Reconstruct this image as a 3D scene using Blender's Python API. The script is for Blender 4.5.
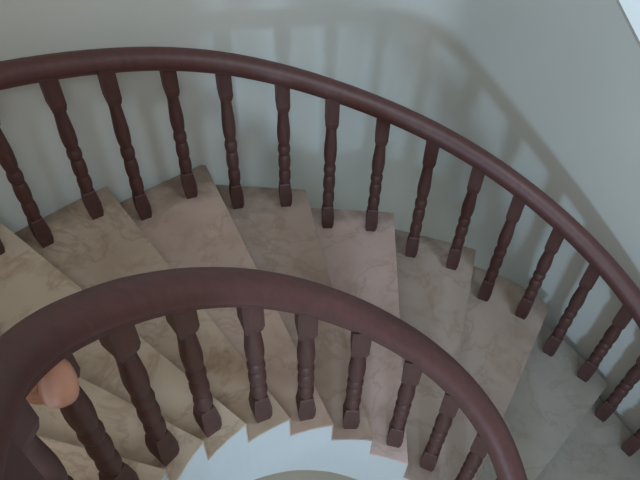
import bpy, bmesh, math, random
import numpy as np
from mathutils import Vector, Matrix
random.seed(4)
S = bpy.context.scene
for o in list(bpy.data.objects): bpy.data.objects.remove(o)
C = S.collection
PI = math.pi
ZC = 4.8963                      # camera height above the lower floor
F = 645.2752
# ------------------------------------------------------------------ camera
FW = Vector((0.0, 0.64872632, -0.76102179))
RT = Vector((0.99953772, 0.02313743, 0.0197233))
UP = Vector((-0.03040312, 0.76066998, 0.64842643))
cam = bpy.data.cameras.new('camera'); co = bpy.data.objects.new('camera', cam); C.objects.link(co)
cam.sensor_width = 36; cam.lens = F / 640 * 36; cam.clip_start = .02
co.matrix_world = Matrix(((RT.x, UP.x, -FW.x, 0), (RT.y, UP.y, -FW.y, 0), (RT.z, UP.z, -FW.z, ZC), (0, 0, 0, 1)))
S.camera = co
# ------------------------------------------------------------------ light
S.view_settings.view_transform = 'Standard'; S.view_settings.look = 'None'
S.view_settings.gamma = 1; S.view_settings.use_curve_mapping = False
S.view_settings.exposure = 0.0
W = bpy.data.worlds.new('world'); S.world = W; W.use_nodes = True
bg = W.node_tree.nodes['Background']; bg.inputs[0].default_value = (1, .91, .79, 1); bg.inputs[1].default_value = .40
def area(name, loc, target, size, power, col):
    l = bpy.data.lights.new(name, 'AREA'); l.shape = 'RECTANGLE'; l.size, l.size_y = size; l.energy = power; l.color = col
    o = bpy.data.objects.new(name, l); C.objects.link(o); o.location = loc
    o.rotation_euler = (Vector(target) - Vector(loc)).to_track_quat('-Z', 'Y').to_euler(); return o
area('window_light', (.2, -3.2, ZC - 2.05), (.45, 3.5, ZC - 2.2), (.45, .45), 118, (.50, .75, 1))
area('high_fill_light', (1.0, -1.8, ZC + 1.7), (-1.6, 2.4, ZC - .8), (1.6, 1.6), 30, (.72, .88, 1))  # added fill lamp, cool, brightens the upper left wall; no window built
area('well_fill_light', (.0, -.7, ZC + .55), (.0, 1.0, ZC - 3.0), (1.0, .7), 24, (1, .96, .90))  # added fill over the well, lifts the inner ends of the treads
sl = area('slab_fill_light', (2.0, .6, ZC + 1.6), (1.2, 1.7, ZC - .9), (.8, .8), 11, (.66, .86, 1)); sl.data.spread = math.radians(60)  # added narrow lamp that brightens the white slab, stands for no real source

# ------------------------------------------------------------------ materials
def mat(name, rough=.6, spec=.5):
    m = bpy.data.materials.new(name); m.use_nodes = True
    b = m.node_tree.nodes['Principled BSDF']; b.inputs['Roughness'].default_value = rough
    b.inputs['Specular IOR Level'].default_value = spec
    return m, m.node_tree.nodes, m.node_tree.links, b
def noise(n, l, vec, scale, detail=4, dist=0, rough=.5):
    t = n.new('ShaderNodeTexNoise'); t.inputs['Scale'].default_value = scale; t.inputs['Detail'].default_value = detail
    t.inputs['Distortion'].default_value = dist; t.inputs['Roughness'].default_value = rough
    l.new(vec, t.inputs['Vector']); return t.outputs['Fac']
def ramp(n, l, fac, stops):
    r = n.new('ShaderNodeValToRGB'); e = r.color_ramp.elements
    while len(e) < len(stops): e.new(.5)
    for k, (p, c) in enumerate(stops): e[k].position = p; e[k].color = (*c, 1)
    l.new(fac, r.inputs[0]); return r.outputs[0]
def mix(n, l, mode, fac, a, b):
    m = n.new('ShaderNodeMix'); m.data_type = 'RGBA'; m.blend_type = mode
    if isinstance(fac, (int, float)): m.inputs[0].default_value = fac
    else: l.new(fac, m.inputs[0])
    for s, v in ((6, a), (7, b)):
        if isinstance(v, tuple): m.inputs[s].default_value = (*v, 1)
        else: l.new(v, m.inputs[s])
    return m.outputs[2]
def bump(n, l, b, fac, strength, dist):
    u = n.new('ShaderNodeBump'); u.inputs['Strength'].default_value = strength; u.inputs['Distance'].default_value = dist
    l.new(fac, u.inputs['Height']); l.new(u.outputs[0], b.inputs['Normal'])
def plaster(name, a, c, scale=.9, rough=.6):
    m, n, l, b = mat(name, rough, .3); g = n.new('ShaderNodeNewGeometry').outputs['Position']
    l.new(ramp(n, l, noise(n, l, g, scale, 5), [(.35, a), (.65, c)]), b.inputs['Base Color'])
    bump(n, l, b, noise(n, l, g, 60, 3), .05, .01); return m
def marble(name, a, c, vein, stain, rough=.45):
    m, n, l, b = mat(name, rough, .35); g = n.new('ShaderNodeNewGeometry').outputs['Position']
    base = ramp(n, l, noise(n, l, g, 3.2, 6, .6), [(.3, a), (.7, c)])
    v = noise(n, l, g, 2.2, 8, .5, .6)
    d = n.new('ShaderNodeMath'); d.operation = 'SUBTRACT'; l.new(v, d.inputs[0]); d.inputs[1].default_value = .5
    ab = n.new('ShaderNodeMath'); ab.operation = 'ABSOLUTE'; l.new(d.outputs[0], ab.inputs[0])
    vm = ramp(n, l, ab.outputs[0], [(0, (.5,) * 3), (.022, (0,) * 3)])
    base = mix(n, l, 'MIX', vm, base, vein)
    st = ramp(n, l, noise(n, l, g, 5.5, 6, .3, .65), [(.50, (0,) * 3), (.72, (.75,) * 3)])
    base = mix(n, l, 'MIX', st, base, stain)
    # grime trodden in along the outer ends of the steps
    vd = n.new('ShaderNodeVectorMath'); vd.operation = 'DISTANCE'
    fl = n.new('ShaderNodeVectorMath'); fl.operation = 'MULTIPLY'; fl.inputs[1].default_value = (1, 1, 0); l.new(g, fl.inputs[0])
    l.new(fl.outputs[0], vd.inputs[0]); vd.inputs[1].default_value = (.1984, .3551, 0)
    ad = n.new('ShaderNodeMath'); ad.operation = 'MULTIPLY_ADD'; l.new(noise(n, l, g, 7, 5), ad.inputs[0]); ad.inputs[1].default_value = .55; l.new(vd.outputs['Value'], ad.inputs[2])
    mr = n.new('ShaderNodeMapRange'); l.new(ad.outputs[0], mr.inputs[0])
    for q, v in ((1, 2.78), (2, 3.02), (3, 0), (4, .75)): mr.inputs[q].default_value = v
    base = mix(n, l, 'MIX', mr.outputs[0], base, (.13, .10, .075))
    l.new(base, b.inputs['Base Color']); return m
def wood(name, a, c, rough=.32):
    m, n, l, b = mat(name, rough, .5)
    tc = n.new('ShaderNodeTexCoord').outputs['Object']
    mp = n.new('ShaderNodeMapping'); mp.inputs['Scale'].default_value = (14, 14, 2.5); l.new(tc, mp.inputs[0])
    f = noise(n, l, mp.outputs[0], 2.2, 6, .8)
    l.new(ramp(n, l, f, [(.3, a), (.7, c)]), b.inputs['Base Color'])
    bump(n, l, b, f, .08, .004); return m
M = {
 'wall': plaster('wall_paint', (.545, .565, .54), (.60, .62, .595)),
 'white': plaster('white_plaster', (.47, .51, .53), (.52, .56, .58), 1.5),
 'floor': plaster('floor_tile', (.56, .52, .42), (.64, .58, .48), 2, .4),
 'wood': wood('dark_mahogany', (.055, .022, .020), (.085, .034, .029), .55),
 'rail': wood('polished_mahogany', (.068, .026, .025), (.095, .035, .033), .50),
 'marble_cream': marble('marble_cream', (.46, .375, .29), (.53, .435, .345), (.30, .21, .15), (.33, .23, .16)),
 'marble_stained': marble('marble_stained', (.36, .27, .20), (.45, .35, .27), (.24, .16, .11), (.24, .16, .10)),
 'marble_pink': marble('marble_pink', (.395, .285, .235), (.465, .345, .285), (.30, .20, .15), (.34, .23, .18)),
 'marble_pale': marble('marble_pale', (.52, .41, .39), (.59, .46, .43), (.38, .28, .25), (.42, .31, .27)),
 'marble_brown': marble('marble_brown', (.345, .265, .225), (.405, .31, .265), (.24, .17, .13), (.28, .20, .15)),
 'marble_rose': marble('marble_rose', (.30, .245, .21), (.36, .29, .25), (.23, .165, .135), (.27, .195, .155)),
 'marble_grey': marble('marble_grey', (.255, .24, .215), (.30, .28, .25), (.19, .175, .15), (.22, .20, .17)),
}
m, n, l, b = mat('skin', .5, .4)
g = n.new('ShaderNodeTexCoord').outputs['Object']
l.new(ramp(n, l, noise(n, l, g, 9, 3), [(.3, (.44, .22, .15)), (.7, (.54, .29, .21))]), b.inputs['Base Color'])
b.inputs['Subsurface Weight'].default_value = .15; b.inputs['Subsurface Radius'].default_value = (.02, .008, .005)
M['skin'] = m
m, n, l, b = mat('finger_nail', .3, .5); b.inputs['Base Color'].default_value = (.68, .40, .34, 1); M['nail'] = m

# ------------------------------------------------------------------ helpers
def link(name, bm, mt, parent=None, smooth=None):
    me = bpy.data.meshes.new(name)
    bmesh.ops.recalc_face_normals(bm, faces=bm.faces[:])
    bm.to_mesh(me); bm.free(); me.materials.append(mt)
    if smooth is not None:
        for p in me.polygons: p.use_smooth = True
        me.set_sharp_from_angle(angle=math.radians(smooth))
    o = bpy.data.objects.new(name, me); C.objects.link(o)
    if parent: o.parent = parent
    return o
def recenter(o, c):
    """put the object's origin at c (parent at the world origin)"""
    o.data.transform(Matrix.Translation(-Vector(c))); o.location = c; return o
def tag(o, label=None, cat=None, group=None, kind=None):
    for k, v in (('label', label), ('category', cat), ('group', group), ('kind', kind)):
        if v: o[k] = v
    return o
def prism(bm, poly, z0, z1):
    """poly: plan points; z0,z1 numbers or functions of the index"""
    f0 = z0 if callable(z0) else (lambda i: z0); f1 = z1 if callable(z1) else (lambda i: z1)
    a = [bm.verts.new((p[0], p[1], f0(i))) for i, p in enumerate(poly)]
    c = [bm.verts.new((p[0], p[1], f1(i))) for i, p in enumerate(poly)]
    k = len(poly)
    bm.faces.new(a[::-1]); bm.faces.new(c)
    for i in range(k): bm.faces.new((a[i], a[(i + 1) % k], c[(i + 1) % k], c[i]))
def smooth_curve(P, n=12):
    P = [Vector(p) for p in P]; out = []
    for i in range(len(P) - 1):
        p0 = P[i - 1] if i else 2 * P[0] - P[1]; p1, p2 = P[i], P[i + 1]
        p3 = P[i + 2] if i + 2 < len(P) else 2 * P[-1] - P[-2]
        for s in range(n):
            t = s / n
            out.append(.5 * ((2 * p1) + (p2 - p0) * t + (2 * p0 - 5 * p1 + 4 * p2 - p3) * t * t + (3 * p1 - p0 - 3 * p2 + p3) * t ** 3))
    out.append(P[-1]); return out

# ------------------------------------------------------------------ plan of the stair
CX, CY, H = .1984, .3551, .17
K0, K1 = -7, 12                                  # first (highest) and last tread built
Z0 = ZC - 2.6863                                  # top of tread 0; tread k lies at Z0 - k*H
TZ = lambda k: Z0 - k * H
P0 = [(3.5932, .4319), (3.404, .5352), (3.2046, .6272), (2.9972, .708), (2.7835, .7775), (2.5655, .8357), (2.3452, .8826), (2.1245, .9183), (1.9054, .9427), (1.6898, .9558), (1.4796, .9577), (1.2768, .9483), (1.0833, .9276), (.9011, .8957), (.7321, .87), (.57, .84), (.40, .81), (.22, .80), (.03, .80), (-.17, .80), (-.38, .80)]
inner_ang = lambda t: float(np.interp(t, range(-7, 14), [p[0] for p in P0]))
def inner_rad(t): return float(np.interp(t, range(-7, 14), [p[1] for p in P0]))
outer_ang = lambda t: math.radians(135.7 - 12.93 * t)
pol = lambda r, a: (CX + r * math.cos(a), CY + r * math.sin(a))
# outer edge of the treads, straight on the left and in front, curved on the right
EDGE_L = [(-2.62, .75), (-2.45, 1.25), (-2.15, 1.75), (-1.70, 2.24), (-1.27, 2.64), (-.78, 3.04)]
EDGE_R = [(.53, 2.99), (1.05, 2.83), (1.37, 2.665), (1.605, 2.41), (1.835, 2.08), (2.015, 1.76), (2.15, 1.40), (2.19, .95), (2.15, .4), (2.05, -.1)]
edge = [v.to_2d() for v in smooth_curve([(x, y, 0) for x, y in EDGE_L], 8)] + [v.to_2d() for v in smooth_curve([(x, y, 0) for x, y in EDGE_R], 8)]
eang = [math.atan2(p.y - CY, p.x - CX) for p in edge]
def edge_at(a):
    d = Vector((math.cos(a), math.sin(a))); o = Vector((CX, CY))
    for p, q in zip(edge, edge[1:]):
        e = q - p; den = d.x * e.y - d.y * e.x
        if abs(den) < 1e-9: continue
        w = p - o; t = (w.x * e.y - w.y * e.x) / den; u = (w.x * d.y - w.y * d.x) / den
        if t > 0 and -1e-6 <= u <= 1 + 1e-6: return o + d * t
    return o + d * 2.3
def step_plan(k, over=0, inset=0):
    """plan of tread k: inner arc from riser k to nosing k+1, then back along the outer edge"""
    t1 = k + 1 + over
    inn = [pol(inner_rad(t) - inset, inner_ang(t)) for t in np.linspace(k, t1, 5)]
    a0, a1 = outer_ang(k), outer_ang(t1)
    mid = sorted([(a, p) for a, p in zip(eang, edge) if a1 + .004 < a < a0 - .004], key=lambda v: v[0])
    out = [tuple(edge_at(a1))] + [tuple(p) for _, p in mid] + [tuple(edge_at(a0))]
    return inn, out

# ------------------------------------------------------------------ walls and floor
CO, LE, RE = Vector((.71, 4.08)), Vector((-3.0, 1.60)), Vector((2.99, .20))   # far corner and the ends of the two walls
dl, dr = (LE - CO).normalized(), (RE - CO).normalized()
def bez(a, b, c, t): return a * (1 - t) ** 2 + b * 2 * t * (1 - t) + c * t * t
WP = [LE] + [bez(CO + dl * .55, CO, CO + dr * .40, t) for t in np.linspace(0, 1, 13)] + [RE]     # rounded corner
WO = [LE + Vector((-.12, .18))] + [p + Vector((.08, .30)) for p in WP[1:-1]] + [RE + Vector((.2, .1))]
bm = bmesh.new(); prism(bm, [tuple(p) for p in WP] + [tuple(p) for p in WO[::-1]], 0, ZC + 1.2)
tag(link('wall_back', bm, M['wall'], smooth=20), kind='structure')
bm = bmesh.new(); prism(bm, [(-3.2, -2.6), (4.2, -2.6), (4.2, 4.4), (-3.2, 4.4)], -.1, 0)
tag(link('floor', bm, M['floor']), kind='structure')
# white slab edge of the floor above, upper right
bm = bmesh.new(); zl = ZC - .78
prism(bm, [(.778, 1.0), (1.3, 1.0), (1.3, 1.95), (.79, 1.95)], zl - .12, zl - .11)
tag(link('trim_1', bm, M['white']), kind='structure')

# ------------------------------------------------------------------ staircase
stair = bpy.data.objects.new('staircase', None); C.objects.link(stair)
tag(stair, 'curved winding staircase with worn beige marble treads and a white sawtooth side', 'staircase')
TH = .014
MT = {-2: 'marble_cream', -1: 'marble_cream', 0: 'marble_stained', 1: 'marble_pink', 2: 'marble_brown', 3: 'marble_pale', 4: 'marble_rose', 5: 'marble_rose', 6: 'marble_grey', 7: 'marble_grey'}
SOF = lambda t: Z0 - .450 - .155 * t                # underside of the flight
body = bmesh.new()
for k in range(K0, K1 + 1):
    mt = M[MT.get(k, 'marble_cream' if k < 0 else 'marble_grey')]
    inn, out = step_plan(k, 0, .004)
    inn2, out2 = step_plan(k, .03, .001)
    bm = bmesh.new(); prism(bm, inn2 + out2, TZ(k) - TH, TZ(k))
    top = [e for e in bm.edges if all(abs(v.co.z - TZ(k)) < 1e-5 for v in e.verts)]
    bmesh.ops.bevel(bm, geom=top, offset=.003, segments=2, affect='EDGES')
    tr = link('tread', bm, mt, stair, 40)
    # riser under this tread's nosing
    a = Vector(pol(inner_rad(k + 1) - .002, inner_ang(k + 1))); c = edge_at(outer_ang(k + 1)); d = (c - a).normalized(); nrm = Vector((-d.y, d.x)) * .005
    if nrm.dot(Vector((math.sin(outer_ang(k + 1)), -math.cos(outer_ang(k + 1))))) < 0: nrm = -nrm
    bm = bmesh.new(); prism(bm, [tuple(a), tuple(c), tuple(c + nrm), tuple(a + nrm)], max(TZ(k + 1), 0), TZ(k) - TH - .0005)
    link('riser', bm, mt, tr)
    # concrete core of the step
    ts = np.linspace(k, k + 1, 5)
    P = [pol(inner_rad(t), inner_ang(t)) for t in ts]
    sof = [max(SOF(t), 0.0) for t in ts]
    o2 = out; m = len(o2)
    fr = np.linspace(1, 0, m); so = [max(SOF(k + f), 0.0) for f in fr]
    allp = P + o2; sz = sof + so
    prism(body, allp, lambda i: min(sz[i], TZ(k) - TH - .02), TZ(k) - TH - .0005)
bmesh.ops.remove_doubles(body, verts=body.verts[:], dist=1e-4)
link('stringer', body, M['white'], stair)

# ------------------------------------------------------------------ balusters and rails
def bar(bm, x, y, rz, s0, prof):
    """square bar: prof = [(z, half side)]"""
    rings = []
    for z, w in prof:
        q = [Vector((sx * w, sy * w, z)) for sx, sy in ((-1, -1), (1, -1), (1, 1), (-1, 1))]
        rings.append([bm.verts.new(v) for v in q])
    bm.faces.new(rings[0][::-1]); bm.faces.new(rings[-1])
    for a, c in zip(rings, rings[1:]):
        for i in range(4): bm.faces.new((a[i], a[(i + 1) % 4], c[(i + 1) % 4], c[i]))
def lathe(bm, prof, n=16):
    rings = [[bm.verts.new((r * math.cos(2 * PI * i / n), r * math.sin(2 * PI * i / n), z)) for i in range(n)] for z, r in prof]
    bm.faces.new(rings[0][::-1]); bm.faces.new(rings[-1])
    for a, c in zip(rings, rings[1:]):
        for i in range(n): bm.faces.new((a[i], a[(i + 1) % n], c[(i + 1) % n], c[i]))
B = .038
SHAFT = [(0, .031), (.015, .028), (.04, .031), (.08, .036), (.12, .037), (.17, .0355), (.205, .031), (.215, .0285),
         (.23, .033), (.27, .0365), (.32, .0375), (.37, .0355), (.41, .032), (.42, .028),
         (.435, .033), (.46, .0365), (.485, .0375), (.51, .0365), (.535, .033), (.55, .028), (.565, .031), (.60, .035), (.65, .0375), (.71, .0385), (.78, .0365), (.85, .0335), (.91, .031),
         (.95, .030), (.97, .0315), (1.0, .031)]
def baluster(parent, x, y, zb, zt, rz, ht=.19):
    L = zt - zb
    hb = .20                                        # the shaft takes up the change of length
    z1, z2 = hb, L - ht
    bm = bmesh.new(); lathe(bm, [(z1 - .012 + (z2 - z1 + .024) * u, r) for u, r in SHAFT])
    s = link('baluster', bm, M['wood'], parent, 50)
    s.location = (x, y, zb); s.rotation_euler = (0, 0, rz)
    bm = bmesh.new(); bar(bm, 0, 0, 0, 0, [(0, B - .008), (.045, B), (hb - .085, B + .002), (hb - .045, B - .002), (hb - .006, .0315), (hb, .028)])
    link('base_block', bm, M['wood'], s)
    bm = bmesh.new(); bar(bm, 0, 0, 0, 0, [(z2, .028), (z2 + .006, .031), (z2 + .04, B), (L + .03, B)])
    link('top_block', bm, M['wood'], s)
    return s
HALF = [(.034, -.006), (.040, .0), (.041, .018), (.046, .024), (.060, .030), (.064, .040), (.064, .060), (.060, .078), (.049, .095), (.031, .108), (.011, .114)]
PROF = HALF + [(-x, z) for x, z in HALF[::-1]]
def sweep(parent, path, prof, name='handrail', sc=1):
    bm = bmesh.new(); rings = []
    for i, p in enumerate(path):
        f = sc(i / (len(path) - 1)) if callable(sc) else sc
        t = (path[min(i + 1, len(path) - 1)] - path[max(i - 1, 0)]); t.z *= 1; t.normalize()
        side = Vector((t.y, -t.x, 0)).normalized(); up = side.cross(t)
        if up.z < 0: up = -up
        rings.append([bm.verts.new(p + side * u + Vector((0, 0, 1)) * 0 + up * w) for u, w in [(a * f, c * f) for a, c in prof]])
    k = len(prof)
    bm.faces.new(rings[0][::-1]); bm.faces.new(rings[-1])
    for a, c in zip(rings, rings[1:]):
        for i in range(k): bm.faces.new((a[i], a[(i + 1) % k], c[(i + 1) % k], c[i]))
    return link(name, bm, M['rail'], parent, 35)

# outer railing: (angle in degrees, radius) of every baluster, two to a tread
OUT0 = {-5: (169.6, 2.50), -4: (163.5, 2.49), -3: (156.6, 2.47), -2: (150.8, 2.47), -1: (144.3, 2.48), 0: (137.7, 2.50), 1: (132.0, 2.56), 2: (125.1, 2.59), 3: (119.2, 2.61), 4: (112.5, 2.67), 5: (106.4, 2.66), 6: (99.6, 2.62), 7: (93.5, 2.565), 8: (86.9, 2.55), 9: (80.2, 2.51), 10: (73.6, 2.48), 11: (67.4, 2.44), 12: (61.0, 2.42), 13: (54.7, 2.38), 14: (48.3, 2.355), 15: (42.7, 2.31), 16: (36.5, 2.25), 17: (30.3, 2.20), 18: (23.9, 2.15), 19: (17.4, 2.11), 20: (11.0, 2.08)}
OUT = {j: (a, r - .058) for j, (a, r) in OUT0.items()}
def t_out(j): k = (j - 1) // 2; return k + .4935 + (.2587 if (j - 1) % 2 else -.2587)
def z_out(t): return z_line(t) + .064
def z_line(t):
    if t < .3: return ZC - 1.7633 - .137 * (t - .3)
    if t > 6.5: return ZC - 2.9083 - .233 * (t - 6.5)
    return ZC - 1.7229 - .132 * t - .00775 * t * t
rail_o = bpy.data.objects.new('stair_railing', None); C.objects.link(rail_o)
tag(rail_o, 'outer dark mahogany railing with turned balusters, in front of the pale wall', 'railing')
pts = []
for j, (a, r) in OUT.items():
    a = math.radians(a); x, y = pol(r, a); k = (j - 1) // 2; t = t_out(j)
    baluster(rail_o, x, y, TZ(k), z_out(t), a)
js = list(OUT); rr = np.array([OUT[j][1] for j in js]); aa = np.array([OUT[j][0] for j in js])
ker = np.array([.25, .5, .25])
def sm(v):
    w = v.copy(); w[1:-1] = .25 * v[:-2] + .5 * v[1:-1] + .25 * v[2:]; return w
rr = sm(sm(rr)); aa = sm(sm(aa))
path = [(*pol(r, math.radians(a)), z_out(t_out(j))) for j, r, a in zip(js, rr, aa)]
zz = sm(sm(np.array([p[2] for p in path]))); path = [(p[0], p[1], z) for p, z in zip(path, zz)]
sweep(rail_o, smooth_curve(path, 8), PROF, sc=.88)

# inner railing: one baluster to a tread
RAIL = {-7: (207, .56), -6: (189.5, .62), -5: (175.6, .685), -4: (164.9, .808), -3: (153.2, .882), -2: (140.6, .93), -1: (128.2, .98), 0: (115.3, 1.008), 1: (103.6, 1.035), 2: (91.7, 1.045), 3: (78.7, 1.058), 4: (67.3, 1.065), 5: (56.6, 1.06), 6: (47.2, 1.03), 7: (37.3, .96), 8: (27.5, .94), 9: (17, .92)}
INN = {-7: (211, .56), -6: (197, .60), -5: (182.5, .66), -4: (168.5, .80), -3: (154.8, .900), -2: (142.2, .938), -1: (129.3, .985), 0: (115.6, 1.003), 1: (103.6, 1.025), 2: (91.2, 1.035), 3: (78.2, 1.045), 4: (67.3, 1.055), 5: (56.6, 1.05), 6: (47.2, 1.02), 7: (37.3, .96), 8: (27.5, .94), 9: (17, .92)}
z_in = lambda t: ZC - 1.722 - .1776 * t - .00257 * t * t + .012 * min(max((t - 1) / 2, 0), 1)
rail_i = bpy.data.objects.new('stair_railing', None); C.objects.link(rail_i)
tag(rail_i, 'inner dark mahogany railing curving round the open well, nearest the viewer', 'railing')
ks = list(RAIL); rr = sm(np.array([RAIL[k][1] for k in ks])); aa = sm(np.array([float(RAIL[k][0]) for k in ks]))
path = [(*pol(r, math.radians(a)), z_in(k + .474)) for k, r, a in zip(ks, rr, aa)]
sweep(rail_i, smooth_curve(path, 10), PROF, sc=lambda u: float(np.interp(u * 16 - 7, [-5, -4, -3, -2], [.84, .87, .94, 1])))
for k, (a, r) in INN.items():
    zt = float(np.interp(-a, -aa, [p[2] for p in path]))
    x, y = pol(r, math.radians(a))
    baluster(rail_i, x, y, TZ(k), zt, math.radians(a), .165)

# ------------------------------------------------------------------ hand holding on below the inner rail
def at_px(u, v, depth):
    return Vector((0, 0, ZC)) + depth * (FW + (u - 320) / F * RT + (240 - v) / F * UP)
def skin_mesh(chains):
    me = bpy.data.meshes.new('skin_tmp'); vs = []; es = []; rs = []
    for ch in chains:
        prev = None
        for p in ch:
            if isinstance(p, int): prev = p; continue
            vs.append(p[0]); rs.append(p[1])
            if prev is not None: es.append((prev, len(vs) - 1))
            prev = len(vs) - 1
    me.from_pydata([tuple(v) for v in vs], es, [])
    o = bpy.data.objects.new('skin_tmp', me); C.objects.link(o)
    md = o.modifiers.new('skin', 'SKIN'); md.use_smooth_shade = True
    for d, r in zip(me.skin_vertices[0].data, rs): d.radius = (r, r)
    me.skin_vertices[0].data[0].use_root = True
    sb = o.modifiers.new('sub', 'SUBSURF'); sb.levels = sb.render_levels = 2
    dg = bpy.context.evaluated_depsgraph_get()
    out = bpy.data.meshes.new_from_object(o.evaluated_get(dg))
    bpy.data.objects.remove(o); return out
D0 = 1.47
ha = math.radians(154.8); hp = Vector((*pol(.900, ha), 0)); ho = Vector((math.cos(ha), math.sin(ha), 0)); ht = Vector((-ho.y, ho.x, 0))
hz = float(np.interp(-154.8, -aa, [p[2] for p in path]))
def hq(o, t, z): return Vector((hp.x, hp.y, hz)) + ho * o + ht * t + Vector((0, 0, z))
hand_pts = [
 [(hq(.095, .035, -.075), .034), (at_px(4, 396, D0 + .10), .036), (at_px(-24, 430, D0 + .06), .034), (at_px(-75, 488, D0 + .0), .046), (at_px(-190, 590, D0 + .0), .054)],   # palm, wrist, forearm
 [0, (hq(.085, .055, -.035), .024), (hq(.03, .082, -.030), .022), (hq(-.035, .072, -.030), .026), (at_px(52, 364, D0 - .06), .044), (at_px(58, 382, D0 - .075), .050), (at_px(64, 410, D0 - .075), .040)],     # finger in view
 [0, (hq(.10, .0, -.05), .020), (hq(.085, -.04, -.03), .017), (hq(.06, -.068, -.025), .014)],                                                # thumb on the stair side
]
for q in range(3):                                                  # the other fingers close round the side of the post
    dz = -.062 - .026 * q; sh = .004 * q
    hand_pts.append([0, (hq(.080, .066, dz), .015), (hq(.03, .080, dz), .0135), (hq(-.02 + sh, .074, dz - .003), .012), (hq(-.048 + sh, .050, dz - .004), .0105)])
hm = skin_mesh(hand_pts); hm.materials.append(M['skin'])
for p in hm.polygons: p.use_smooth = True
hand = bpy.data.objects.new('hand', hm); C.objects.link(hand)
tag(hand, "person's bare hand gripping below the inner handrail, one rounded pink fingertip showing", 'hand')
